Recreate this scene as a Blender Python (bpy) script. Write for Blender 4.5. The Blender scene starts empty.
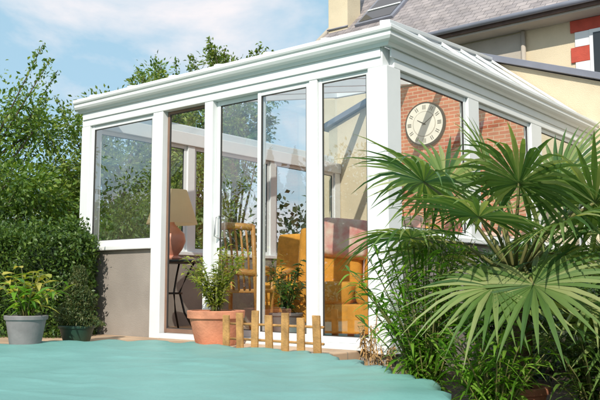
import bpy, math, random
import numpy as np
from mathutils import Vector, Matrix, noise
random.seed(7)
S=bpy.context.scene
COL=S.collection

# ------------------------------------------------------------------ materials
def mat(name,base=(.5,.5,.5),rough=.6,var=0.0,scale=8,bump=0.0,bscale=60,metal=0,spec=.5,col2=None,detail=4):
    m=bpy.data.materials.new(name);m.use_nodes=True
    nt=m.node_tree;b=nt.nodes['Principled BSDF']
    b.inputs['Roughness'].default_value=rough;b.inputs['Metallic'].default_value=metal
    b.inputs['Specular IOR Level'].default_value=spec
    tc=nt.nodes.new('ShaderNodeTexCoord')
    n=nt.nodes.new('ShaderNodeTexNoise');n.inputs['Scale'].default_value=scale;n.inputs['Detail'].default_value=detail
    nt.links.new(tc.outputs['Object'],n.inputs['Vector'])
    r=nt.nodes.new('ShaderNodeValToRGB')
    c1=[c*(1-var) for c in base];c2=col2 if col2 else [min(1,c*(1+var)) for c in base]
    r.color_ramp.elements[0].position=.32;r.color_ramp.elements[1].position=.68
    r.color_ramp.elements[0].color=(*c1,1);r.color_ramp.elements[1].color=(*c2,1)
    nt.links.new(n.outputs['Fac'],r.inputs['Fac']);nt.links.new(r.outputs['Color'],b.inputs['Base Color'])
    if bump>0:
        n2=nt.nodes.new('ShaderNodeTexNoise');n2.inputs['Scale'].default_value=bscale;n2.inputs['Detail'].default_value=5
        nt.links.new(tc.outputs['Object'],n2.inputs['Vector'])
        bp=nt.nodes.new('ShaderNodeBump');bp.inputs['Strength'].default_value=bump;bp.inputs['Distance'].default_value=.02
        nt.links.new(n2.outputs['Fac'],bp.inputs['Height']);nt.links.new(bp.outputs['Normal'],b.inputs['Normal'])
    return m
def leafmat(name,cols,trans=.35,rough=.45):
    m=bpy.data.materials.new(name);m.use_nodes=True
    nt=m.node_tree;b=nt.nodes['Principled BSDF'];out=nt.nodes['Material Output']
    g=nt.nodes.new('ShaderNodeNewGeometry');r=nt.nodes.new('ShaderNodeValToRGB')
    els=r.color_ramp.elements
    while len(els)<len(cols): els.new(.5)
    for i,c in enumerate(cols):
        els[i].position=i/(len(cols)-1);els[i].color=(*c,1)
    nt.links.new(g.outputs['Random Per Island'],r.inputs['Fac'])
    nt.links.new(r.outputs['Color'],b.inputs['Base Color']);b.inputs['Roughness'].default_value=rough
    t=nt.nodes.new('ShaderNodeBsdfTranslucent');s2=nt.nodes.new('ShaderNodeVectorMath');s2.operation='MULTIPLY';s2.inputs[1].default_value=(1.7,1.6,.7)
    nt.links.new(r.outputs['Color'],s2.inputs[0]);nt.links.new(s2.outputs[0],t.inputs['Color'])
    mix=nt.nodes.new('ShaderNodeMixShader');mix.inputs[0].default_value=trans
    nt.links.new(b.outputs[0],mix.inputs[1]);nt.links.new(t.outputs[0],mix.inputs[2]);nt.links.new(mix.outputs[0],out.inputs['Surface'])
    return m
def brickmat(name,c1,c2,mortar,bw,bh,ms,axes='XZ',rough=.85,bump=.5,offset=.5):
    m=bpy.data.materials.new(name);m.use_nodes=True
    nt=m.node_tree;b=nt.nodes['Principled BSDF'];b.inputs['Roughness'].default_value=rough
    tc=nt.nodes.new('ShaderNodeTexCoord');sp=nt.nodes.new('ShaderNodeSeparateXYZ');cb=nt.nodes.new('ShaderNodeCombineXYZ')
    nt.links.new(tc.outputs['Object'],sp.inputs[0]);nt.links.new(sp.outputs[axes[0]],cb.inputs[0]);nt.links.new(sp.outputs[axes[1]],cb.inputs[1])
    br=nt.nodes.new('ShaderNodeTexBrick');br.inputs['Scale'].default_value=1;br.inputs['Brick Width'].default_value=bw;br.inputs['Row Height'].default_value=bh
    br.inputs['Mortar Size'].default_value=ms;br.inputs['Color1'].default_value=(*c1,1);br.inputs['Color2'].default_value=(*c2,1);br.inputs['Mortar'].default_value=(*mortar,1)
    br.offset=offset
    nt.links.new(cb.outputs[0],br.inputs['Vector'])
    n=nt.nodes.new('ShaderNodeTexNoise');n.inputs['Scale'].default_value=3;n.inputs['Detail'].default_value=6;nt.links.new(tc.outputs['Object'],n.inputs['Vector'])
    mr=nt.nodes.new('ShaderNodeMapRange');mr.inputs[1].default_value=.3;mr.inputs[2].default_value=.7;mr.inputs[3].default_value=.75;mr.inputs[4].default_value=1.2
    nt.links.new(n.outputs['Fac'],mr.inputs[0])
    mx=nt.nodes.new('ShaderNodeVectorMath');mx.operation='SCALE';nt.links.new(br.outputs['Color'],mx.inputs[0]);nt.links.new(mr.outputs[0],mx.inputs['Scale'])
    nt.links.new(mx.outputs[0],b.inputs['Base Color'])
    bp=nt.nodes.new('ShaderNodeBump');bp.inputs['Strength'].default_value=bump;bp.inputs['Distance'].default_value=.01;bp.invert=True
    nt.links.new(br.outputs['Fac'],bp.inputs['Height']);nt.links.new(bp.outputs['Normal'],b.inputs['Normal'])
    return m
def glassmat(name,base=.05,gain=1.6,tint=(.9,.95,.93)):
    m=bpy.data.materials.new(name);m.use_nodes=True;nt=m.node_tree
    nt.nodes.remove(nt.nodes['Principled BSDF']);out=nt.nodes['Material Output']
    tr=nt.nodes.new('ShaderNodeBsdfTransparent');tr.inputs['Color'].default_value=(*tint,1)
    gl=nt.nodes.new('ShaderNodeBsdfGlossy');gl.inputs['Roughness'].default_value=0.0;gl.inputs['Color'].default_value=(.92,.97,1,1)
    # a pane reflects equally from both of its faces
    geo=nt.nodes.new('ShaderNodeNewGeometry');io=nt.nodes.new('ShaderNodeMapRange');io.inputs[3].default_value=1.5;io.inputs[4].default_value=1/1.5
    nt.links.new(geo.outputs['Backfacing'],io.inputs[0])
    lw=nt.nodes.new('ShaderNodeFresnel');nt.links.new(io.outputs[0],lw.inputs['IOR'])
    ma=nt.nodes.new('ShaderNodeMath');ma.operation='MULTIPLY_ADD';ma.inputs[1].default_value=gain;ma.inputs[2].default_value=base;ma.use_clamp=True
    nt.links.new(lw.outputs[0],ma.inputs[0])
    tc=nt.nodes.new('ShaderNodeTexCoord');n=nt.nodes.new('ShaderNodeTexNoise');n.inputs['Scale'].default_value=1.2;n.inputs['Detail'].default_value=0
    nt.links.new(tc.outputs['Object'],n.inputs['Vector'])
    bp=nt.nodes.new('ShaderNodeBump');bp.inputs['Strength'].default_value=.25;bp.inputs['Distance'].default_value=.01
    nt.links.new(n.outputs['Fac'],bp.inputs['Height']);nt.links.new(bp.outputs['Normal'],gl.inputs['Normal'])
    mix=nt.nodes.new('ShaderNodeMixShader');nt.links.new(ma.outputs[0],mix.inputs[0]);nt.links.new(tr.outputs[0],mix.inputs[1]);nt.links.new(gl.outputs[0],mix.inputs[2])
    nt.links.new(mix.outputs[0],out.inputs['Surface'])
    return m
def shademat(name,c):
    m=mat(name,c,.9,.05,6,.1);nt=m.node_tree;b=nt.nodes['Principled BSDF'];out=nt.nodes['Material Output']
    t=nt.nodes.new('ShaderNodeBsdfTranslucent');t.inputs['Color'].default_value=(.88,.70,.42,1)
    mix=nt.nodes.new('ShaderNodeMixShader');mix.inputs[0].default_value=.5
    nt.links.new(b.outputs[0],mix.inputs[1]);nt.links.new(t.outputs[0],mix.inputs[2]);nt.links.new(mix.outputs[0],out.inputs['Surface']);return m

M={}
M['white']=mat('white_aluminium',(.78,.80,.81),.35,.02,5,.03,30)
M['gasket']=mat('gasket',(.05,.05,.05),.6)
M['brownframe']=mat('brown_frame',(.22,.13,.09),.5,.1)
M['knee']=mat('taupe_render',(.31,.275,.245),.9,.10,3,.25,120)
M['cream']=mat('cream_render',(.70,.60,.43),.9,.06,2.5,.5,90)
M['beige']=mat('beige_render',(.48,.43,.37),.9,.08,2,.5,90)
M['brick']=brickmat('red_brick',(.50,.13,.065),(.60,.20,.10),(.62,.42,.28),.17,.055,.007)
M['redwhite']=mat('red_quoin',(.50,.08,.05),.8,.12,6,.3)
M['slate']=brickmat('roof_slates',(.27,.24,.245),(.36,.315,.31),(.12,.11,.11),.22,.13,.006,'XY',.7,.6)
M['zinc']=mat('zinc',(.24,.25,.30),.45,.1,3,.05,metal=.3)
M['glass']=glassmat('window_glass',.13,2.0,(.95,.98,.96))
M['sideglass']=glassmat('side_window_glass',.03,1.1,(.94,.97,.96))
M['roofglass']=glassmat('roof_glass',.03,1.0,(.96,.98,.99))
M['darkglass']=mat('dark_glass',(.03,.035,.04),.05)
M['tile']=brickmat('floor_tiles',(.50,.27,.13),(.56,.32,.17),(.35,.3,.24),.33,.33,.006,'XY',.35,.2,0)
M['terrace']=brickmat('terrace_paving',(.50,.33,.21),(.56,.40,.27),(.33,.26,.2),.4,.2,.006,'XY',.8,.3)
M['soil']=mat('soil',(.07,.045,.03),.95,.4,12,1,40)
M['grass']=mat('grass_ground',(.06,.10,.03),.95,.35,3,1,40)
M['terra']=mat('terracotta',(.58,.24,.14),.8,.2,7,.25,50)
M['greypot']=mat('grey_pot',(.22,.205,.21),.6,.15,9,.1)
M['greenpot']=mat('green_pot',(.02,.06,.04),.45,.1)
M['wood']=mat('picket_wood',(.44,.235,.08),.75,.28,14,.3,70)
M['rattan']=mat('rattan',(.58,.26,.06),.45,.2,30,.6,90)
M['chair']=mat('chair_wood',(.56,.27,.08),.4,.15,18,.1)
M['orange']=mat('orange_fabric',(.80,.36,.05),.9,.15,12,.5,200)
M['cushion']=mat('floral_fabric',(.78,.62,.52),.9,.0,9,.3,150,col2=(.68,.24,.22))
M['red']=mat('red_fabric',(.58,.10,.09),.9,.1,12,.3,150)
M['shade']=shademat('lamp_shade',(.82,.68,.44))
M['lampbase']=mat('lamp_base',(.60,.27,.19),.4,.1)
M['iron']=mat('black_iron',(.02,.02,.02),.45)
M['clockface']=mat('clock_face',(.84,.80,.70),.5,.04)
M['bark']=mat('bark',(.13,.10,.07),.95,.35,8,1,30)
M['fibre']=mat('palm_fibre',(.15,.10,.06),.95,.4,25,1,80)
M['twig']=mat('green_stem',(.16,.16,.05),.7,.2)
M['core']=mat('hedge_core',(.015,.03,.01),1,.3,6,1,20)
M['dry']=mat('dry_plant',(.42,.26,.11),.9,.3,20)
L={}
L['tree']=leafmat('tree_leaves',[(.05,.11,.018),(.10,.20,.03),(.17,.28,.05),(.25,.33,.07)],.4)
L['tree2']=leafmat('tree_leaves_light',[(.08,.14,.03),(.15,.23,.045),(.26,.32,.07)],.4)
L['dark']=leafmat('dark_leaves',[(.012,.032,.012),(.025,.06,.02),(.045,.09,.03)],.2)
L['hedge']=leafmat('hedge_leaves',[(.03,.075,.015),(.07,.14,.025),(.14,.22,.04)],.3)
L['palm']=leafmat('palm_leaves',[(.05,.12,.035),(.11,.20,.05),(.20,.29,.09),(.34,.38,.16)],.35,.32)
L['shrub']=leafmat('shrub_leaves',[(.07,.19,.02),(.15,.32,.03),(.26,.44,.07)],.45,.35)
L['yellow']=leafmat('yellow_leaves',[(.16,.24,.03),(.36,.38,.06),(.6,.50,.12)],.35,.4)
L['yg']=leafmat('yellow_green_leaves',[(.12,.20,.03),(.25,.32,.05),(.42,.42,.09)],.4,.4)
L['conif']=leafmat('conifer_leaves',[(.04,.08,.025),(.08,.12,.035),(.15,.15,.05)],.2)

# ------------------------------------------------------------------ helpers
def grp(name,loc=(0,0,0),rz=0):
    e=bpy.data.objects.new(name,None);COL.objects.link(e);e.location=loc;e.rotation_euler=(0,0,rz);e.empty_display_size=.2
    return e
def mk(name,V,F,m,parent=None,smooth=False,bevel=0,loc=None):
    me=bpy.data.meshes.new(name);me.from_pydata([tuple(v) for v in V],[],F);me.update()
    if isinstance(m,(list,tuple)):
        for q in m: me.materials.append(q)
    else: me.materials.append(m)
    o=bpy.data.objects.new(name,me);COL.objects.link(o)
    if parent: o.parent=parent
    if loc: o.location=loc
    if smooth:
        for p in me.polygons:p.use_smooth=True
    if bevel>0:
        b=o.modifiers.new('bevel','BEVEL');b.width=bevel;b.segments=2;b.limit_method='ANGLE'
    return o
BF=[(0,3,2,1),(4,5,6,7),(0,1,5,4),(1,2,6,5),(2,3,7,6),(3,0,4,7)]
def box(p,name,x0,x1,y0,y1,z0,z1,m,bevel=.004):
    V=[(x0,y0,z0),(x1,y0,z0),(x1,y1,z0),(x0,y1,z0),(x0,y0,z1),(x1,y0,z1),(x1,y1,z1),(x0,y1,z1)]
    return mk(name,V,BF,m,p,bevel=bevel)
def tubeVF(V,F,pts,rad,n=8):
    pts=[Vector(q) for q in pts];b0=len(V)
    for i,q in enumerate(pts):
        d=(pts[min(i+1,len(pts)-1)]-pts[max(i-1,0)]).normalized()
        a=d.cross(Vector((0,0,1)))
        if a.length<.05:a=d.cross(Vector((1,0,0)))
        a.normalize();c=d.cross(a)
        r=rad[i] if isinstance(rad,(list,tuple)) else rad
        for k in range(n):
            t=2*math.pi*k/n;V.append(q+a*math.cos(t)*r+c*math.sin(t)*r)
    for i in range(len(pts)-1):
        for k in range(n):
            k2=(k+1)%n;F.append((b0+i*n+k,b0+i*n+k2,b0+(i+1)*n+k2,b0+(i+1)*n+k))
    F.append(tuple(b0+k for k in range(n))[::-1]);F.append(tuple(b0+(len(pts)-1)*n+k for k in range(n)))
def tube(p,name,pts,rad,m,n=10):
    V=[];F=[];tubeVF(V,F,pts,rad,n);return mk(name,V,F,m,p,smooth=True)
def lathe(p,name,prof,m,c=(0,0,0),n=40,smooth=True):
    V=[];F=[]
    for (r,z) in prof:
        for k in range(n):
            t=2*math.pi*k/n;V.append((c[0]+r*math.cos(t),c[1]+r*math.sin(t),c[2]+z))
    for i in range(len(prof)-1):
        for k in range(n):
            k2=(k+1)%n;F.append((i*n+k,i*n+k2,(i+1)*n+k2,(i+1)*n+k))
    F.append(tuple(range(n))[::-1]);F.append(tuple((len(prof)-1)*n+k for k in range(n)))
    o=mk(name,V,F,m,p,smooth=smooth)
    if smooth:
        e=o.modifiers.new('es','EDGE_SPLIT');e.split_angle=math.radians(35)
    return o
def leafcloud(name,C,size,m,parent,aspect=.45,seed=0,updir=None,upw=0.4):
    rng=np.random.default_rng(seed);C=np.asarray(C);N=len(C)
    d=rng.normal(size=(N,3));d[:,2]-=.25;d/=np.linalg.norm(d,axis=1)[:,None]
    if updir is not None: d=d*(1-upw)+np.asarray(updir)*upw;d/=np.linalg.norm(d,axis=1)[:,None]
    q=rng.normal(size=(N,3));q[:,2]+=1.0
    s=np.cross(d,q);s/=np.linalg.norm(s,axis=1)[:,None];nn=np.cross(s,d)
    sz=size*rng.uniform(.6,1.35,size=(N,1))
    V=np.empty((N,4,3));V[:,0]=C-d*sz*.5;V[:,1]=C+s*sz*aspect*.5+nn*sz*.08;V[:,2]=C+d*sz*.5-nn*sz*.05;V[:,3]=C-s*sz*aspect*.5+nn*sz*.08
    me=bpy.data.meshes.new(name);me.vertices.add(N*4);me.vertices.foreach_set('co',V.reshape(-1))
    T=np.empty((N,2,3),dtype=np.int32);b=np.arange(N)*4
    T[:,0,0]=b;T[:,0,1]=b+1;T[:,0,2]=b+2;T[:,1,0]=b;T[:,1,1]=b+2;T[:,1,2]=b+3
    me.loops.add(N*6);me.loops.foreach_set('vertex_index',T.reshape(-1))
    me.polygons.add(N*2);me.polygons.foreach_set('loop_start',np.arange(N*2,dtype=np.int32)*3)
    me.polygons.foreach_set('loop_total',np.full(N*2,3,dtype=np.int32))
    me.update(calc_edges=True);me.materials.append(m)
    o=bpy.data.objects.new(name,me);COL.objects.link(o);o.parent=parent
    return o
def tree(name,loc,h,r,nl,ls,lm,seed,crown0=.25,trunk=.14,nclump=110,spiky=0.0,sp=.16,tight=.62):
    rng=random.Random(seed);nr=np.random.default_rng(seed)
    g=grp(name,loc);V=[];F=[]
    tp=[Vector((0,0,-.3))];n=7
    for i in range(1,n+1):
        tp.append(Vector((rng.uniform(-.08,.08)*i*.3,rng.uniform(-.08,.08)*i*.3,h*.8*i/n)))
    tubeVF(V,F,tp,[trunk*(1-.85*i/n) for i in range(n+1)],8)
    C=[]
    zc=h*(crown0+1)/2;hz=h*(1-crown0)/2
    for k in range(nclump):
        a=rng.uniform(0,2*math.pi);u=rng.uniform(-1,1);q=rng.uniform(.45,1.0)*(1+.18*math.sin(3*a+seed)+.12*math.sin(5*u*3+seed))
        ww=math.sqrt(max(0,1-u*u))
        c=Vector((r*q*ww*math.cos(a),r*q*ww*math.sin(a),zc+hz*u*q))
        if k%3==0:
            i=min(n-1,max(1,int(c.z/h*n*.8)-1));s=tp[i]
            mid=(s+c)*.5+Vector((0,0,.08*h*rng.random()))
            tubeVF(V,F,[s,mid,c],[trunk*.35,trunk*.2,trunk*.05],5)
        C.append((c,rng.uniform(.6,1.3)*sp*r*1.3))
    per=nl//(nclump)
    pts=[]
    for c,rad in C:
        pp=nr.normal(size=(per,3))*rad*tight;pp[:,2]*=.75;pts.append(pp+np.array(c))
    for k in range(int(spiky)):
        a=rng.uniform(0,2*math.pi);e=rng.uniform(.5,1.3)
        s=Vector((r*.6*math.cos(a)*math.cos(e),r*.6*math.sin(a)*math.cos(e),zc+hz*.65*math.sin(e)))
        dd=Vector((math.cos(a)*.5,math.sin(a)*.5,1.0)).normalized();ln=rng.uniform(.25,.5)*r
        t=s+dd*(ln+hz*.35)
        tubeVF(V,F,[s,(s+t)/2,t],[trunk*.12,trunk*.08,trunk*.03],4)
        m_=140
        tt=nr.uniform(0.1,1,size=(m_,1));pp=np.array(s)+tt*np.array(t-s)+nr.normal(size=(m_,3))*ls*(1.3-tt*.8)*.8;pts.append(pp)
    mk('trunk_and_limbs',V,F,M['bark'],g,smooth=True)
    leafcloud('crown_foliage',np.concatenate(pts),ls,lm,g,.5,seed)
    return g
def conifer(name,loc,h,r,nl,ls,lm,seed):
    nr=np.random.default_rng(seed);g=grp(name,loc)
    tube(g,'trunk',[(0,0,-.2),(0,0,h*.5),(0,0,h)],[.16*h/6,.1*h/6,.01],M['bark'])
    t=nr.uniform(0,1,nl)**.8;z=h*(.06+.94*(1-t));lay=.75+.25*np.abs(np.sin(z*9/h*3))
    a=nr.integers(0,40,nl)*.157+nr.normal(size=nl)*.08
    rr=r*t*lay*np.sqrt(nr.uniform(.15,1,nl))
    C=np.stack([rr*np.cos(a),rr*np.sin(a),z-rr*.25+nr.normal(size=nl)*.05],1)
    leafcloud('needles',C,ls,lm,g,.3,seed);return g
def ribbonleaf(V,F,base,d,L_,w,droop,nrm=None,ns=4):
    d=Vector(d).normalized();base=Vector(base)
    s=d.cross(Vector((0,0,1)))
    if s.length<.05:s=Vector((1,0,0))
    s.normalize()
    if nrm: s=(s+Vector(nrm)*.4).normalized()
    b0=len(V);prof=[.35,1,.8,.45,0]
    up=s.cross(d)
    for i in range(ns+1):
        t=i/ns;p=base+d*L_*t+Vector((0,0,-1))*droop*L_*t*t
        ww=w*prof[i]*.5
        V.append(p+s*ww+up*ww*.35);V.append(p);V.append(p-s*ww+up*ww*.35)
    for i in range(ns):
        a=b0+i*3;F.append((a,a+1,a+4,a+3));F.append((a+1,a+2,a+5,a+4))
def stemplant(g,nstem,height,spread,leafL,leafW,lm,seed,per=16,z0=0,droop=.5,start=.15,bare=None):
    rng=random.Random(seed);V=[];F=[];SV=[];SF=[]
    for k in range(nstem):
        a=rng.uniform(0,2*math.pi);sp=spread*rng.uniform(.15,1);hh=height*rng.uniform(.55,1.05)
        pts=[]
        for i in range(7):
            t=i/6;pts.append(Vector((math.cos(a)*(.03+sp*t**1.6),math.sin(a)*(.03+sp*t**1.6),z0+hh*(t-.18*t*t*sp/max(spread,.01)))))
        tubeVF(SV,SF,pts,[.006,.006,.005,.005,.004,.003,.002],5)
        for j in range(per):
            t=start+(1-start)*(j+rng.random())/per;f=t*6;i=min(5,int(f));p=pts[i].lerp(pts[i+1],f-i)
            b=rng.uniform(0,2*math.pi);d=Vector((math.cos(b),math.sin(b),rng.uniform(-.15,.9)))
            l=leafL*rng.uniform(.6,1.2)
            ribbonleaf(V,F,p,d,l,leafW*rng.uniform(.7,1.2),droop*rng.uniform(.3,1.3),(rng.uniform(-1,1),rng.uniform(-1,1),rng.uniform(-1,1)))
    mk('stems',SV,SF,M['twig'],g,smooth=True);mk('leaves',V,F,lm,g,smooth=True)

# ------------------------------------------------------------------ ground
def sheet(name,pts,z,m):
    return mk(name,[(x,y,z) for x,y in pts],[tuple(range(len(pts)))],m)
sheet('ground',[(-300,-300),(300,-300),(300,300),(-300,300)],-.24,M['grass'])
sheet('planting_bed_soil',[(-.1,-4),(5,-4),(5,4.7),(-.1,4.7)],-.235,M['soil'])
tg=grp('terrace')
box(tg,'paving_slab',-5.2,-.25,-2.6,-.02,-.3,0,M['terrace'],.01)
pc=[(-2.85,-1.95),(-2.62,-1.25),(-2.25,-.72),(-1.75,-.60),(-1.2,-.66),(-.6,-.66),(-.15,-.74),(.35,-1.02),(.8,-1.32),(1.2,-1.62),(1.5,-1.9),(1.85,-2.5),(2.0,-3.3),(1.9,-4.4),(1.3,-5.6),(.2,-6.3),(-1.2,-6.4),(-2.4,-5.6),(-3.0,-4.4),(-3.1,-3.0)]
def catmull(P,k=6):
    out=[];n=len(P)
    for i in range(n):
        p0,p1,p2,p3=[Vector(P[(i+j)%n]) for j in(-1,0,1,2)]
        for s in range(k):
            t=s/k;out.append(.5*((2*p1)+(-p0+p2)*t+(2*p0-5*p1+4*p2-p3)*t*t+(-p0+3*p1-3*p2+p3)*t**3))
    return out
rim=catmull([Vector((a,b,0)) for a,b in pc],10)
cen=Vector((-.6,-3.3,0));V=[];F=[];n=len(rim);rings=70
for j in range(1,rings+1):
    f=j/rings
    for i,p in enumerate(rim):
        q=cen+(p-cen)*f
        sc=1+((.010*math.sin(i*.8)+.006*math.sin(i*2.1)) if j>=rings-1 else 0)
        q=cen+(q-cen)*sc
        z=.035-.02*(1-f)+.012*noise.noise(Vector((q.x*1.3,q.y*1.3,0)))
        r1=1-abs(noise.noise(Vector((q.x*1.6+2,q.y*1.1+.7*q.x,3.1))))*6
        r2=1-abs(noise.noise(Vector((q.x*.9-4,q.y*2.2,8.1))))*7
        z+=.007*max(0,r1)+.007*max(0,r2)+.008*(f**6)*math.sin(i*.8+2*noise.noise(Vector((q.x*2,q.y*2,5))))
        if j==rings: z-=.02+.010*math.sin(i*1.7)
        V.append((q.x,q.y,z))
V.append((cen.x,cen.y,.02));ci=len(V)-1
for i in range(n): F.append((ci,i,(i+1)%n))
for j in range(rings-1):
    for i in range(n):
        k=(i+1)%n;F.append((j*n+i,(j+1)*n+i,(j+1)*n+k,j*n+k))
b0=len(V)
for i,p in enumerate(rim): q=cen+(p-cen)*.997;V.append((q.x,q.y,-.3))
for i in range(n): k=(i+1)%n;F.append(((rings-1)*n+i,b0+i,b0+k,(rings-1)*n+k))
M['tarp']=mat('pool_tarpaulin',(.175,.395,.365),.48,.09,1.6,.35,9)
pg=grp('swimming_pool_cover');mk('tarpaulin_sheet',V,F,M['tarp'],pg,smooth=True)

# ------------------------------------------------------------------ conservatory
vg=grp('conservatory')
W=M['white'];HT=2.285
def post(name,s0,s1,z0=0,z1=HT,y0=-.04,y1=.05): return box(vg,name,-s1,-s0,y0,y1,z0,z1,W)
box(vg,'plinth_front',-4.0,-.02,.0,.12,-.3,-.003,M['knee'],0)
box(vg,'plinth_side',-.12,-.005,.125,4.78,-.3,.9,M['knee'],0)
box(vg,'kneewall_front',-3.97,-2.80,-.02,.10,-.25,.885,M['knee'],.005)
box(vg,'kneewall_left',-4.0,-3.88,.105,4.78,-.3,.885,M['knee'],0)
box(vg,'sill_front',-4.03,-2.79,-.075,.12,.888,.935,W,.008)
box(vg,'sill_side',-.14,.06,.13,4.79,.903,.95,W,.008)
box(vg,'sill_left',-4.05,-3.86,.123,4.79,.888,.935,W,.008)
box(vg,'threshold',-2.62,-.145,-.07,.09,0,.05,W,.006)
box(vg,'header_front',-4.0,.0,-.045,.06,HT+.001,2.45,W,.006)
box(vg,'header_front_step',-3.98,-.01,-.060,-.046,2.36,2.44,W,.004)
box(vg,'header_side',-.062,.044,.063,4.79,HT+.001,2.448,W,.006)
box(vg,'header_side_step',.045,.058,.0,4.78,2.36,2.44,W,.004)
box(vg,'header_left',-4.0,-3.9,.063,4.79,HT+.001,2.448,W,.006)
post('corner_post',-.045,.142,-.02,HT,-.048,.16)
box(vg,'corner_post_cover',-.10,-.0,-.056,-.049,-.018,HT-.003,W,.003)
post('front_post_a',.672,.758);post('door_post',1.935,2.045);post('door_jamb',2.65,2.80,-.01);post('left_corner_post',3.86,4.005,.936,HT,-.047,.12)
def panel(name,s0,s1,z0,z1,y,fr=.055,glass=True,gm=None,fm=None,t=.03):
    fm=fm or W
    box(vg,name+'_stile_a',-s1,-s1+fr,y-t/2,y+t/2,z0,z1,fm,.004)
    box(vg,name+'_stile_b',-s0-fr,-s0,y-t/2,y+t/2,z0,z1,fm,.004)
    box(vg,name+'_rail_bottom',-s1+fr,-s0-fr,y-t/2+.002,y+t/2-.002,z0,z0+fr*1.4,fm,.004)
    box(vg,name+'_rail_top',-s1+fr,-s0-fr,y-t/2+.002,y+t/2-.002,z1-fr,z1,fm,.004)
    for (a,b,c,d) in ((-s1+fr,-s0-fr,z0+fr*1.4,z0+fr*1.4+.006),(-s1+fr,-s0-fr,z1-fr-.006,z1-fr),(-s1+fr,-s1+fr+.006,z0+fr*1.4+.006,z1-fr-.006),(-s0-fr-.006,-s0-fr,z0+fr*1.4+.006,z1-fr-.006)):
        box(vg,name+'_gasket',a,b,y-.011,y+.006,c,d,M['gasket'],0)
    if glass:
        mk(name+'_glass',[(-s1+fr,y,z0+fr),(-s0-fr,y,z0+fr),(-s0-fr,y,z1-fr),(-s1+fr,y,z1-fr)],[(0,1,2,3)],gm or M['glass'],vg)
panel('fixed_panel',.143,.671,.051,HT,.0,.035)
panel('sliding_door_right',.759,1.37,.051,HT,-.01,.042)
panel('sliding_door_left',1.33,1.934,.051,HT,.035,.045)
panel('door_opening_frame',2.046,2.649,.051,HT,.04,.03,False,fm=M['brownframe'])
panel('left_window',2.80,3.86,.936,HT,.0,.045)
box(vg,'door_handle',-1.90,-1.88,-.03,.0,.98,1.16,W,.006)
tube(vg,'door_pull',[(-1.885,.015,.96),(-1.885,-.045,.98),(-1.885,-.045,1.16),(-1.885,.015,1.18)],.010,W,8)
def spanel(name,a,b,z0,z1,x,fr=.045,gm=None,t=.03,fm=None):
    fm=fm or W
    box(vg,name+'_stile_a',x-t/2,x+t/2,a,a+fr,z0,z1,fm);box(vg,name+'_stile_b',x-t/2,x+t/2,b-fr,b,z0,z1,fm)
    box(vg,name+'_rail_bottom',x-t/2+.002,x+t/2-.002,a+fr,b-fr,z0,z0+fr,fm);box(vg,name+'_rail_top',x-t/2+.002,x+t/2-.002,a+fr,b-fr,z1-fr,z1,fm)
    for (p,q,c,d) in ((a+fr,b-fr,z0+fr,z0+fr+.006),(a+fr,b-fr,z1-fr-.006,z1-fr),(a+fr,a+fr+.006,z0+fr+.006,z1-fr-.006),(b-fr-.006,b-fr,z0+fr+.006,z1-fr-.006)):
        box(vg,name+'_gasket',x-.006,x+.011,p,q,c,d,M['gasket'],0)
    mk(name+'_glass',[(x,a+fr,z0+fr),(x,b-fr,z0+fr),(x,b-fr,z1-fr),(x,a+fr,z1-fr)],[(0,1,2,3)],gm or M['sideglass'],vg)
for i,(a,b) in enumerate(((1.38,1.60),(2.88,3.16),(4.5,4.79))):
    box(vg,'side_post_%d'%i,-.05,.042,a,b,.951,HT,W)
spanel('side_window_a',.162,1.379,.951,HT,0);spanel('side_window_b',1.601,2.879,.951,HT,0);spanel('side_window_c',3.161,4.499,.951,HT,0)
for i,(a,b) in enumerate(((1.5,1.62),(3.1,3.22),(4.65,4.79))):
    box(vg,'left_post_%d'%i,-4.0,-3.92,a,b,.936,HT,W)
for i,(a,b) in enumerate(((.123,1.499),(1.621,3.099),(3.221,4.649))):
    spanel('left_side_window_%d'%i,a,b,.936,HT,-3.96,.045,M['roofglass'])
prof=[(.00,2.452),(.05,2.452),(.062,2.437),(.080,2.437),(.092,2.462),(.128,2.474),(.142,2.496),(.142,2.524),(.156,2.534),(.163,2.548),(.163,2.572),(.156,2.58),(.14,2.578),(.11,2.572),(.0,2.58)]
path=[(-4.03,0,0,-1),(0,0,1,-1),(0,4.84,1,0)]
V=[];F=[]
for (x,y,ox,oy) in path:
    for (o,z) in prof: V.append((x+ox*o,y+oy*o,z))
k=len(prof)
for j in range(2):
    for i in range(k-1): F.append((j*k+i,(j+1)*k+i,(j+1)*k+i+1,j*k+i+1))
F.append(tuple(range(k)));F.append(tuple(2*k+i for i in range(k))[::-1])
mk('gutter',V,F,W,vg)
box(vg,'roof_capping_front',-4.03,.03,-.05,.06,2.581,2.625,W,.01)
box(vg,'roof_capping_side',-.08,.055,.07,4.83,2.581,2.623,W,.01)
box(vg,'gutter_left',-4.09,-4.035,.0,4.8,2.46,2.58,W,.02)
ZE,ZR=2.60,3.62
A=Vector((-4,0,ZE));B=Vector((0,0,ZE));R1=Vector((-1.3,4.78,ZR));R2=Vector((-4,4.78,ZR));E=Vector((0,4.78,ZE))
up=Vector((0,0,.03))
mk('roof_glass_front',[A+up,B+up,R1+up,R2+up],[(0,1,2,3)],M['roofglass'],vg)
mk('roof_glass_side',[B+up,E+up,R1+up],[(0,1,2)],M['roofglass'],vg)
def beam(name,a,b,w=.06,h=.10,m=W):
    a=Vector(a);b=Vector(b);d=(b-a).normalized();s=d.cross(Vector((0,0,1))).normalized()*w/2;u=s.normalized().cross(d)*h/2
    V=[a-s-u,a+s-u,a+s+u,a-s+u,b-s-u,b+s-u,b+s+u,b-s+u];F=[(0,1,2,3),(7,6,5,4),(0,4,5,1),(1,5,6,2),(2,6,7,3),(3,7,4,0)]
    return mk(name,V,F,m,vg,bevel=.006)
dz=Vector((0,0,-.045))
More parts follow.
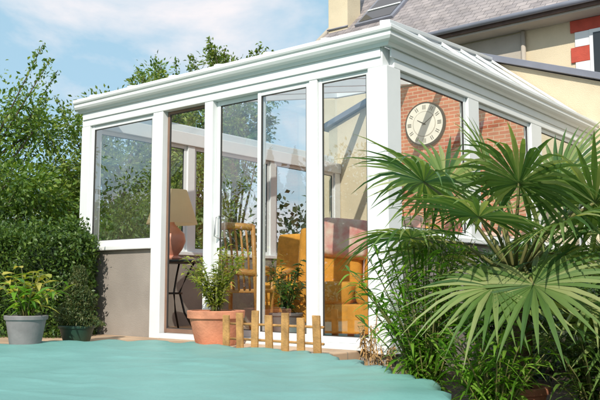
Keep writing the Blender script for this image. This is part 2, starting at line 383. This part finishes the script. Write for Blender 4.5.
for i,x in enumerate((-3.95,-3.28,-2.62,-1.96,-1.32)):
    beam('rafter_%d'%i,Vector((x,.03,ZE))+dz,Vector((x,4.75,ZR))+dz)
    beam('rafter_cap_%d'%i,Vector((x,.02,ZE+.05)),Vector((x,4.75,ZR+.055)),.06,.03)
for i,t in enumerate((.5,)):
    p=B.lerp(R1,t);beam('jack_rafter_front_%d'%i,Vector((p.x,.03,ZE))+dz,p+dz,.055);
    beam('jack_cap_front_%d'%i,Vector((p.x,.02,ZE+.05)),p+Vector((0,0,.055)),.055,.03)
for i,y in enumerate((.9,1.8,2.7,3.6,4.7)):
    p=B.lerp(R1,y/4.78);beam('jack_rafter_side_%d'%i,Vector((-.03,y,ZE))+dz,p+dz,.05)
    beam('jack_cap_side_%d'%i,Vector((.0,y,ZE+.05)),p+Vector((0,0,.055)),.05,.03)
beam('hip_rafter',B+dz*1.05,R1+dz*1.05,.08,.12)
beam('hip_cap',B+Vector((0,0,.06)),R1+Vector((0,0,.06)),.09,.04)
beam('wall_plate',R2+Vector((0,-.03,-.05)),R1+Vector((0,-.03,-.05)),.06,.1)
mk('left_gable_infill',[(-3.97,.06,2.45),(-3.97,4.78,2.45),(-3.97,4.78,3.5),(-3.97,.06,2.6)],[(0,1,2,3)],M['roofglass'],vg)
box(vg,'floor',-3.9,-.06,.1,4.75,-.2,.02,M['tile'],0)

# ------------------------------------------------------------------ house
hg=grp('house')
def prism(p,name,poly,y0,y1,m,bevel=0):
    n=len(poly);V=[(x,y0,z) for x,z in poly]+[(x,y1,z) for x,z in poly]
    F=[tuple(range(n)),tuple(range(2*n-1,n-1,-1))]+[(i,i+n,(i+1)%n+n,(i+1)%n) for i in range(n)]
    return mk(name,V,F,m,p,bevel=bevel)
prism(hg,'extension_wall',[(-4.15,-.3),(6,-.3),(6,1.15),(.19,3.12),(-1.9,3.86),(-4.15,3.05)],4.8,8.0,M['cream'])
def slab(name,x0,z0,x1,z1,y0,y1,t,m):
    return prism(hg,name,[(x0,z0),(x1,z1),(x1,z1+t),(x0,z0+t)],y0,y1,m,.004)
slab('coping_right',-1.9,3.865,6,1.12,4.72,8.0,.09,M['zinc'])
slab('coping_left',-4.25,3.02,-1.905,3.865,4.72,8.0,.09,M['zinc'])
prism(hg,'brick_lining',[(-3.15,0),(-.72,0),(-.72,3.08),(-1.3,3.5),(-3.15,3.5)],4.765,4.797,M['brick'])
box(hg,'main_wall',-7.45,6,8.7,14.5,-.3,5.55,M['cream'],0)
box(hg,'rendered_bay',-5.2,-2.45,8.665,8.698,2.0,5.3,M['beige'],0)
tube(hg,'downpipe',[(-2.4,8.62,2),(-2.4,8.62,5.3)],.045,M['beige'])
ez=5.5;tn=.9
V=[(-7.65,8.25,ez),(6.3,8.25,ez),(6.3,14,ez+tn*5.75),(-7.65,14,ez+tn*5.75),(-7.65,8.25,ez-.12),(6.3,8.25,ez-.12),(6.3,14,ez+tn*5.75-.12),(-7.65,14,ez+tn*5.75-.12)]
mk('main_roof',V,[(0,1,2,3),(7,6,5,4),(0,4,5,1),(1,5,6,2),(2,6,7,3),(3,7,4,0)],M['slate'],hg)
V=[(-7.65,14,ez+tn*5.75),(6.3,14,ez+tn*5.75),(6.3,20,ez),(-7.65,20,ez)]
mk('rear_roof_slope',V,[(0,1,2,3)],M['slate'],hg)
mk('gable_wall',[(-7.45,8.7,ez-.2),(-7.45,14,ez+4.7),(-7.45,19.5,ez-.2)],[(0,1,2)],M['cream'],hg)
M['darkwood']=mat('dark_eaves',(.12,.075,.06),.7,.2)
box(hg,'eaves_fascia',-7.66,6.3,8.19,8.245,ez-.13,ez-.01,M['darkwood'],.004)
box(hg,'eaves_soffit',-7.6,6.3,8.25,8.69,ez-.17,ez-.13,M['beige'],0)
tube(hg,'eaves_gutter',[(-7.7,8.13,ez-.03),(6.3,8.13,ez-.03)],.05,M['zinc'],12)
tube(hg,'verge_bargeboard',[(-7.68,8.25,ez+.0),(-7.68,14,ez+tn*5.75)],.06,M['beige'],8)
sk=Vector((-6.25,9.85,ez+tn*1.6));ux=Vector((1,0,0));uy=Vector((0,1,tn)).normalized();un=ux.cross(uy)
def obox(name,c,hx,hy,h0,h1,m,b=.004):
    V=[c+ux*a*hx+uy*bb*hy+un*hh for hh in(h0,h1) for a,bb in((-1,-1),(1,-1),(1,1),(-1,1))]
    return mk(name,V,BF,m,hg,bevel=b)
obox('skylight_frame',sk,.52,.66,-.02,.07,M['zinc'],.01)
obox('skylight_glass',sk,.43,.57,.071,.08,M['darkglass'],0)
obox('skylight_blind_rail',sk,.45,.03,.081,.10,W)
box(hg,'chimney_stack',-7.58,-7.02,9.4,9.95,5.6,9.4,M['cream'],.01)
tube(hg,'chimney_strap',[(-7.0,9.38,6.6),(-7.6,9.38,6.6)],.02,M['zinc'],6)
box(hg,'window_surround_head',-1.52,-.3,8.66,8.697,5.1,5.32,M['redwhite'],.004)
for i in range(5):
    z=3.7+i*.28
    box(hg,'quoin_%d'%i,-1.52 if i%2 else -1.44,-1.18,8.66,8.697,z,z+.275,M['redwhite'] if i%2 else W,.004)
box(hg,'window_frame',-1.175,-.3,8.64,8.69,3.7,5.095,W,.006)
box(hg,'window_pane',-1.10,-.4,8.62,8.637,3.8,5.02,M['darkglass'],0)

# ------------------------------------------------------------------ clock
ck=grp('wall_clock',(-2.33,4.74,2.88))
def diskY(p,name,r,y0,y1,m,n=48):
    V=[];F=[]
    for y in(y0,y1):
        for k in range(n): t=2*math.pi*k/n;V.append((r*math.cos(t),y,r*math.sin(t)))
    F=[tuple(range(n)),tuple(range(2*n-1,n-1,-1))]+[(k,k+n,(k+1)%n+n,(k+1)%n) for k in range(n)]
    return mk(name,V,F,m,p)
diskY(ck,'case',.33,-.03,.02,M['iron']);diskY(ck,'face',.305,-.036,-.0305,M['clockface']);
diskY(ck,'chapter_ring',.19,-.039,-.0365,M['beige']);diskY(ck,'inner_face',.18,-.042,-.0395,M['clockface'])
for k in range(12):
    t=k*math.pi/6;c=Vector((math.sin(t)*.25,-.040,math.cos(t)*.25));r_=Vector((math.sin(t),0,math.cos(t)));s_=Vector((math.cos(t),0,-math.sin(t)))
    for off in((-.014,.014) if k%3 else (-.02,0,.02)):
        cc=c+s_*off;V=[cc-r_*.032-s_*.004,cc+r_*.032-s_*.004,cc+r_*.032+s_*.004,cc-r_*.032+s_*.004];mk('numeral',V,[(0,1,2,3)],M['iron'],ck)
for ang,l,w in((-1.05,.13,.010),(.95,.20,.007)):
    r_=Vector((math.sin(ang),0,math.cos(ang)));s_=Vector((math.cos(ang),0,-math.sin(ang)));c=Vector((0,-.046,0))
    mk('hand',[c-s_*w-r_*.03,c-s_*w*.4+r_*l,c+s_*w*.4+r_*l,c+s_*w-r_*.03],[(0,1,2,3)],M['iron'],ck)

# ------------------------------------------------------------------ interior
tb=grp('side_table',(-3.22,.62,.02))
lathe(tb,'top',[(.0,.74),(.30,.74),(.31,.75),(.31,.765),(.30,.775),(0,.775)],M['iron'])
for k in range(4):
    a=k*math.pi/2+.5;c,s=math.cos(a),math.sin(a)
    tube(tb,'leg_%d'%k,[(c*r_,s*r_,z) for r_,z in((.26,.74),(.18,.6),(.10,.42),(.16,.2),(.28,.0))],.012,M['iron'],6)
lathe(tb,'ring',[(.10,.40),(.13,.40),(.13,.42),(.10,.42),(.10,.40)],M['iron'])
lp=grp('table_lamp',(-3.22,.62,.797))
lathe(lp,'base',[(.0,0),(.11,0),(.12,.02),(.07,.05),(.12,.12),(.155,.21),(.14,.29),(.07,.36),(.03,.40),(.02,.45),(0,.45)],M['lampbase'])
V=[];F=[]
for (r,z) in ((.285,.40),(.16,.78)):
    for k in range(40): t=2*math.pi*k/40;V.append((r*math.cos(t),r*math.sin(t),z))
for k in range(40): F.append((k,(k+1)%40,40+(k+1)%40,40+k))
mk('shade',V,F,M['shade'],lp,smooth=True)
tube(lp,'stem',[(0,0,.44),(0,0,.76)],.008,M['iron'],6)
def cushion(p,name,c,s,m,rot=(0,0,0)):
    V=[(x*s[0]/2,y*s[1]/2,z*s[2]/2) for x,y,z in((-1,-1,-1),(1,-1,-1),(1,1,-1),(-1,1,-1),(-1,-1,1),(1,-1,1),(1,1,1),(-1,1,1))]
    o=mk(name,V,BF,m,p,smooth=True,loc=c);o.rotation_euler=rot
    b=o.modifiers.new('b','BEVEL');b.width=min(s)*.33;b.segments=3
    u=o.modifiers.new('s','SUBSURF');u.levels=2;u.render_levels=2
    return o
def sofa(name,loc,rz,w,fabric,seat,extra=0):
    g=grp(name,loc,rz)
    for x in(-w/2,w/2):
        for y in(-.38,.38): tube(g,'leg',[(x,y,0),(x,y,.62 if y<0 else .92)],.028,M['rattan'],8)
        tube(g,'arm',[(x,-.42,.60),(x,-.1,.64),(x,.3,.62),(x,.38,.85)],.03,M['rattan'],8)
        for k in range(5): tube(g,'arm_spindle',[(x,-.3+k*.13,.2),(x,-.3+k*.13,.61)],.011,M['rattan'],6)
    tube(g,'back_rail',[(-w/2,.38,.92),(-w/4,.41,.97),(w/4,.41,.97),(w/2,.38,.92)],.03,M['rattan'],8)
    box(g,'seat_frame',-w/2,w/2,-.40,.38,.20,.30,M['rattan'],.02)
    box(g,'skirt',-w/2+.02,w/2-.02,-.415,.375,.04,.32,fabric,.015)
    nseat=max(1,round(w/.65))
    for k in range(nseat):
        cx=-w/2+(k+.5)*w/nseat
        cushion(g,'seat_cushion',(cx,-.05,.42),(w/nseat-.01,.78,.24),fabric)
        cushion(g,'back_cushion',(cx,.25,.78),(w/nseat-.02,.20,.66),seat,(-.2,0,0))
        for j in range(6): tube(g,'back_slat',[(cx-.25+j*.1,.385,.3),(cx-.25+j*.1,.40,.94)],.011,M['rattan'],6)
    return g
sofa('rattan_sofa',(-1.12,1.25,.02),math.radians(25),1.4,M['orange'],M['orange'])
cushion(None,'scatter_cushion',(-1.38,1.34,1.0),(.52,.18,.42),M['cushion'],(-.3,.1,.4))
cushion(None,'scatter_cushion',(-.85,1.58,1.0),(.52,.18,.42),M['cushion'],(-.3,-.1,.45))
sofa('rattan_armchair',(-2.3,1.75,.02),math.radians(20),.75,M['orange'],M['orange'])
sofa('rattan_armchair',(-.75,3.6,.02),math.radians(20),.8,M['red'],M['cushion'])
sofa('rattan_sofa',(-2.4,4.2,.02),math.radians(0),1.9,M['red'],M['cushion'])
cushion(None,'scatter_cushion',(-.62,2.5,1.0),(.42,.16,.38),M['red'],(-.3,.1,.5))
ar=sofa('rattan_armchair',(-.6,2.75,.02),math.radians(35),.75,M['red'],M['cushion'])
cg=grp('rocking_chair',(-2.30,.80,.02),math.radians(200))
for x in(-.24,.24):
    tube(cg,'rear_post',[(x,.22,.08),(x,.24,.5),(x*1.05,.36,1.1)],.024,M['chair'],8)
    tube(cg,'front_leg',[(x,-.22,.08),(x,-.22,.66)],.024,M['chair'],8)
    tube(cg,'armrest',[(x,-.26,.66),(x,0,.68),(x,.27,.68)],.026,M['chair'],8)
    tube(cg,'rocker',[(x,-.5,.10),(x,-.25,.04),(x,.1,.03),(x,.4,.08),(x,.6,.16)],.02,M['chair'],8)
for z,y in((1.08,.355),(.62,.265)): tube(cg,'back_rail',[(-.25,y,z),(0,y+.03,z+.02),(.25,y,z)],.036,M['chair'],8)
for k in range(7): x=-.18+k*.06;tube(cg,'spindle',[(x,.25,.45),(x,.30,.8),(x,.37,1.08)],.012,M['chair'],6)
box(cg,'seat',-.26,.26,-.25,.25,.42,.46,M['chair'],.012)

# ------------------------------------------------------------------ picket edging
pf=grp('picket_fence',(0,-.615,0))
xs=[-1.15+i*.165 for i in range(7)]
for i,x in enumerate(xs):
    h=.30+.012*((i*37)%5-2)*.9;w=.034;l=random.uniform(-.016,.016);y=-.012-.012*i
    V=[(x-w,y-.012,-.01),(x+w,y-.012,-.01),(x+w+l,y-.012,h),(x-w+l,y-.012,h)];V+=[(a,b+.02,c) for a,b,c in V]
    mk('picket_%d'%i,V,[(0,1,2,3),(7,6,5,4),(0,4,5,1),(1,5,6,2),(2,6,7,3),(3,7,4,0)],M['wood'],pf,bevel=.004)
for z in(.09,.21):
    tube(pf,'rail_%d'%int(z*100),[(-1.19,.008,z),(-.12,-.066,z+.004)],.010,M['wood'],8)

# ------------------------------------------------------------------ potted plants
def pot(g,r,h,m,rimh=.05):
    lathe(g,'pot',[(0,0),(r*.68,0),(r*.70,.01),(r*.92,h-rimh),(r*.93,h-rimh),(r,h-rimh+.006),(r*1.02,h-.006),(r,h),(r*.88,h),(r*.86,h-.04),(0,h-.04)],m)
    lathe(g,'soil',[(0,h-.038),(r*.85,h-.038),(r*.85,h-.03),(0,h-.02)],M['soil'])
g=grp('potted_shrub',(-1.57,-.33,0));pot(g,.25,.30,M['terra'],.07)
stemplant(g,36,.62,.33,.075,.028,L['yg'],5,24,.27,.5,.12)
g2=grp('potted_variegated_plant',(-2.57,-1.56,0));pot(g2,.175,.27,M['greypot'],.04)
lathe(g2,'saucer',[(0,-.003),(.17,-.003),(.2,.02),(.19,.022),(0,.005)],M['terra'])
stemplant(g2,11,.48,.34,.17,.055,L['yellow'],8,7,.24,.45,.3)
stemplant(g2,11,.40,.30,.16,.05,L['shrub'],18,7,.24,.5,.2)
g3=grp('potted_conifer',(-2.72,-.95,0));pot(g3,.165,.16,M['greenpot'],.03)
nr=np.random.default_rng(4);t=nr.uniform(0,1,9000);a=nr.uniform(0,6.28,9000);rad=.21*(1-t*.8)*np.sqrt(nr.uniform(.2,1,9000))*(1+.25*np.sin(t*14+2*np.sin(a)))
leafcloud('needles',np.stack([rad*np.cos(a),rad*np.sin(a),.15+t*.54],1),.035,L['conif'],g3,.3,2,(0,0,1),.5)
g4=grp('potted_ficus',(-1.42,.45,.02));pot(g4,.16,.24,M['greypot'],.03);stemplant(g4,16,.60,.2,.10,.035,L['hedge'],22,16,.22,.5,.1)

# ------------------------------------------------------------------ hedge
hgd=grp('hedge')
P0=Vector((-3.42,-.42,0));P1=Vector((-5.6,-2.65,0));d=(P1-P0).normalized()
nrm=Vector((-.71,.71,0))
ln=(P1-P0).length
nr=np.random.default_rng(9);N=46000
u=nr.uniform(0,ln,N);v=nr.uniform(0,.9,N);z=nr.uniform(-.2,1.05,N)
face=nr.integers(0,5,N)
v=np.where(face<2,nr.normal(size=N)*.05,v);z=np.where((face==2)|(face==3),1.02+nr.normal(size=N)*.07,z);u=np.where(face==4,nr.normal(size=N)*.05,u)
bulge=.07*np.sin(u*5)+.06*np.sin(z*7+u*3)+.04*np.sin(u*13+z*9);v=v-bulge*(face<2);z=z+(.05*np.sin(u*4+v*5)+.03*np.sin(u*15))*((face==2)|(face==3))
C=np.stack([P0.x+d.x*u+nrm.x*v,P0.y+d.y*u+nrm.y*v,z],1)
leafcloud('foliage',C,.045,L['hedge'],hgd,.55,4)
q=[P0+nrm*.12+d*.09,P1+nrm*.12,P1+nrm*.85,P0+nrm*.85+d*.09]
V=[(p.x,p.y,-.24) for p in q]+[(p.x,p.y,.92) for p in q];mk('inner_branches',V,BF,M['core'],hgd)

# ------------------------------------------------------------------ trees
tree('laurel_tree',(-7.6,.4,-.24),3.6,2.0,42000,.075,L['tree'],11,.0,.13,150,16,.16,.5)
tree('hazel_tree',(-7.5,3.2,-.24),3.75,1.7,34000,.075,L['tree2'],12,.05,.12,130,16,.16,.52)
tree('cherry_tree',(-8.9,5.9,-.24),5.1,1.4,20000,.085,L['tree'],13,.2,.13,80,16)
tree('cherry_tree',(-9.9,8.6,-.24),6.5,1.2,10000,.10,L['tree2'],14,.45,.13,50,12)
tree('garden_shrub',(-5.9,-.6,-.24),1.9,1.05,15000,.07,L['hedge'],15,.0,.06,90,4)
tree('garden_shrub',(-5.6,1.6,-.24),1.7,1.0,11000,.07,L['hedge'],16,.0,.06,80,3)
tree('apple_tree',(-11.5,-2.0,-.24),4.8,2.5,24000,.11,L['tree'],17,.1,.16,130,8)
conifer('spruce_tree',(-10.4,-10.6,-.24),4.4,1.5,9000,.14,L['dark'],20)
conifer('spruce_tree',(-7.4,-7.9,-.24),3.7,1.0,11000,.10,L['dark'],24)
tree('oak_tree',(-6.0,-8.6,-.24),3.1,.95,11000,.09,L['dark'],25,.1,.1,60,4)
conifer('spruce_tree',(-13.5,-11.0,-.24),5.4,1.8,9000,.15,L['dark'],21)
tree('oak_tree',(-9.0,-13.5,-.24),4.8,2.4,14000,.14,L['dark'],22,.1,.2,110)
tree('oak_tree',(-17,-13,-.24),4.6,3.0,12000,.16,L['tree'],23,.1,.2,100)
nr=np.random.default_rng(31);pts=[];TV=[];TF=[]
for k in range(74):
    a=k/74*2*math.pi+nr.uniform(-.03,.03);R=nr.uniform(27,36);hh=nr.uniform(3.2,5.6);cx,cy=R*math.cos(a)-2,R*math.sin(a)
    tubeVF(TV,TF,[(cx,cy,-.3),(cx,cy,hh*.7)],[.2,.08],6)
    for c in range(14):
        cc=np.array([cx,cy,0])+nr.normal(size=3)*np.array([1.3,1.3,0]);cc[2]=nr.uniform(.2,1)*hh-.5
        pts.append(cc+nr.normal(size=(60,3))*np.array([.75,.75,.5]))
bt=grp('distant_trees');mk('trunks',TV,TF,M['bark'],bt);leafcloud('foliage',np.concatenate(pts),.32,L['dark'],bt,.6,33)

# ------------------------------------------------------------------ fan palm
RV=Vector((.779,.627,0));HV=Vector((-.627,.779,0))
def palm(name,loc,zc,leaves,seed,blade=.46,trunk=.085):
    rng=random.Random(seed);g=grp(name,loc);V=[];F=[];PV=[];PF=[]
    cr=Vector((0,0,zc-loc[2]))
    tube(g,'trunk',[(0,0,0),(.01,0,cr.z*.5),(0,0,cr.z)],[trunk,trunk*1.1,trunk*.8],M['fibre'],14)
    for (lat,upz,fw) in leaves:
        hub=cr+RV*lat+HV*fw+Vector((0,0,upz))
        mid=cr.lerp(hub,.5)+Vector((0,0,.06))
        tubeVF(PV,PF,[cr-Vector((0,0,.05)),mid,hub],[.012,.009,.007],6)
        d=(hub-mid).normalized()
        tilt=Vector((rng.uniform(-.3,.3),rng.uniform(-.3,.3),-.25));d=(d+tilt*.5).normalized()
        side=d.cross(Vector((0,0,1)))
        if side.length<.1: side=RV.copy()
        side.normalize();ro=rng.uniform(-.6,.6);nn=side.cross(d)
        side=(side*math.cos(ro)+nn*math.sin(ro)).normalized();nn=side.cross(d)
        ns=36;B_=blade*rng.uniform(.85,1.15);dr=rng.uniform(.06,.30)
        for i in range(ns):
            th=math.radians(-160+320*i/(ns-1))+rng.uniform(-.02,.02)
            ds=(d*math.cos(th)+side*math.sin(th)+nn*rng.uniform(-.03,.03)).normalized();sd=(side*math.cos(th)-d*math.sin(th)).normalized()
            Ls=B_*(.72+.28*math.cos(th*.5))*rng.uniform(.88,1.06);b0=len(V);dq=dr*rng.uniform(.3,1.9)
            st=[(.0,.10),(.22,.58),(.42,1.0),(.6,.78),(.82,.42),(1,.04)]
            for t,wf in st:
                p=hub+ds*Ls*t+nn*(.12*Ls*t*(1-t))+Vector((0,0,-1))*dq*Ls*max(0,t-.3)**2*1.7
                w=.0142*wf*B_/.46
                V.append(p+sd*w+nn*w*.6);V.append(p);V.append(p-sd*w+nn*w*.6)
            for k in range(5):
                a=b0+k*3;F.append((a,a+1,a+4,a+3));F.append((a+1,a+2,a+5,a+4))
    mk('petioles',PV,PF,M['twig'],g,smooth=True);mk('fronds',V,F,L['palm'],g)
    return g
lv=[(-.50,.48,-.05),(-.10,.54,.1),(.26,.50,0),(-.28,.26,-.38),(.12,.22,-.45),(.45,.24,-.1),(-.22,-.09,-.42),(.24,-.18,-.40),(.52,-.09,-.2),(-.56,.18,.05),(.0,.34,.45),(.4,.1,.4),(-.35,.1,.45),(-.05,.44,-.3),(.33,.34,-.32),(-.05,-.08,-.50),(.5,.40,.25),(.42,-.35,-.3),(-.32,.52,.3)]
palm('fan_palm',(1.58,-1.19,-.2),.60,lv,3,.49,.065)
gp=grp('terracotta_pot',(1.55,-1.22,-.235));pot(gp,.20,.22,M['terra'],.04)
palm('fan_palm',(2.05,-.55,-.235),.12,[(-.3,.2,-.3),(.1,.25,-.35),(.35,.15,-.1),(-.1,.38,0),(.3,.4,.1),(-.4,.1,.1),(0,.05,-.4)],6,.42,.07)
b=grp('lance_leaf_shrub',(1.08,-1.30,-.235));stemplant(b,60,1.22,.46,.14,.022,L['shrub'],41,28,0,.6,.05)
b=grp('lance_leaf_shrub',(1.66,-1.66,-.235));stemplant(b,36,.70,.34,.15,.022,L['shrub'],42,20,0,.6,.05)
b=grp('lance_leaf_shrub',(2.05,-1.35,-.235));stemplant(b,30,.70,.34,.15,.022,L['hedge'],46,20,0,.6,.05)
def bush(name,loc,rx,ry,h,nl,ls,lm,seed):
    g=grp(name,loc);nr=np.random.default_rng(seed);rng=random.Random(seed);V=[];F=[];pts=[]
    for k in range(46):
        a=rng.uniform(0,6.28);q=rng.uniform(.2,1);u=rng.uniform(.1,1)
        c=Vector((rx*q*math.cos(a)*math.sqrt(1-.7*u*u),ry*q*math.sin(a)*math.sqrt(1-.7*u*u),h*u))
        tubeVF(V,F,[(0,0,-.02),c*.5,c],[.014,.009,.004],5)
        pts.append(np.array(c)+nr.normal(size=(nl//46,3))*np.array([.11,.11,.09]))
    mk('branches',V,F,M['bark'],g);leafcloud('foliage',np.concatenate(pts),ls,lm,g,.45,seed)
bush('evergreen_bush',(.75,.9,-.235),.5,.9,.95,9000,.06,L['dark'],51)
bush('evergreen_bush',(.85,2.6,-.235),.5,.9,.9,8000,.06,L['hedge'],52)
bush('evergreen_bush',(2.0,.5,-.235),.6,.6,.9,8000,.06,L['dark'],53)
bush('evergreen_bush',(2.7,-.3,-.235),.5,.6,.8,7000,.06,L['dark'],54)
bush('evergreen_bush',(2.4,2.6,-.235),1.0,.8,1.1,9000,.07,L['dark'],55)
for i,(x,y,h) in enumerate(((.10,-.42,.56),(.30,-.55,.40),(.62,-.72,.52))):
    g=grp('dried_plant',(x,y,-.235));V=[];F=[];rng=random.Random(60+i)
    for k in range(7):
        a=rng.uniform(0,6.28);s=rng.uniform(.02,.10);tp_=Vector((math.cos(a)*s,math.sin(a)*s,h*rng.uniform(.75,1)))
        tubeVF(V,F,[(0,0,0),tp_*.5,tp_],.004,5)
        for j in range(22):
            p=tp_*rng.uniform(.45,1);ribbonleaf(V,F,p,(rng.uniform(-1,1),rng.uniform(-1,1),rng.uniform(-.6,1)),.05,.014,.6)
    mk('stalks',V,F,M['dry'],g)

# ------------------------------------------------------------------ world, sun, camera
w=bpy.data.worlds.new('World');S.world=w;w.use_nodes=True;nt=w.node_tree;bg=nt.nodes['Background']
sky=nt.nodes.new('ShaderNodeTexSky');sky.sky_type='NISHITA';sky.sun_disc=False
sd=Vector((.45,-.89,0)).normalized();el=math.radians(37)
sky.sun_elevation=el;sky.sun_rotation=math.atan2(sd.x,sd.y);sky.air_density=1.0;sky.dust_density=1.2;sky.ozone_density=1.5
tc=nt.nodes.new('ShaderNodeTexCoord');mp=nt.nodes.new('ShaderNodeMapping');mp.inputs['Scale'].default_value=(1,1,2.4);mp.inputs['Location'].default_value=(.35,.1,.2)
nz=nt.nodes.new('ShaderNodeTexNoise');nz.inputs['Scale'].default_value=2.6;nz.inputs['Detail'].default_value=9;nz.inputs['Roughness'].default_value=.55;nz.inputs['Distortion'].default_value=.3
cr_=nt.nodes.new('ShaderNodeValToRGB');cr_.color_ramp.elements[0].position=.46;cr_.color_ramp.elements[1].position=.62
nt.links.new(tc.outputs['Generated'],mp.inputs[0]);nt.links.new(mp.outputs[0],nz.inputs['Vector']);nt.links.new(nz.outputs['Fac'],cr_.inputs[0])
mx=nt.nodes.new('ShaderNodeMix');mx.data_type='RGBA'
nt.links.new(cr_.outputs['Color'],mx.inputs[0])
hz=nt.nodes.new('ShaderNodeMix');hz.data_type='RGBA';hz.inputs[0].default_value=.75;hz.inputs[7].default_value=(5.0,7.8,9.6,1)
nt.links.new(sky.outputs[0],hz.inputs[6]);nt.links.new(hz.outputs[2],mx.inputs[6])
mx.inputs[7].default_value=(9.7,9.35,9.6,1)
nt.links.new(mx.outputs[2],bg.inputs['Color']);bg.inputs['Strength'].default_value=.1
ld=bpy.data.lights.new('sun','SUN');ld.energy=4.4;ld.angle=math.radians(.5);ld.color=(1,.93,.81)
so=bpy.data.objects.new('sun',ld);COL.objects.link(so)
sv=Vector((sd.x*math.cos(el),sd.y*math.cos(el),math.sin(el)));so.rotation_euler=sv.to_track_quat('Z','Y').to_euler();so.location=sv*30
cd=bpy.data.cameras.new('camera');co=bpy.data.objects.new('camera',cd);COL.objects.link(co)
co.location=(3.36,-5.28,.52);th=math.radians(6.2)
co.rotation_euler=Vector((-.627*math.cos(th),.779*math.cos(th),math.sin(th))).to_track_quat('-Z','Y').to_euler()
cd.lens=47.04;cd.sensor_width=36;cd.clip_end=1000;cd.clip_start=.05
S.camera=co
S.view_settings.view_transform='Standard';S.view_settings.look='None';S.view_settings.exposure=0
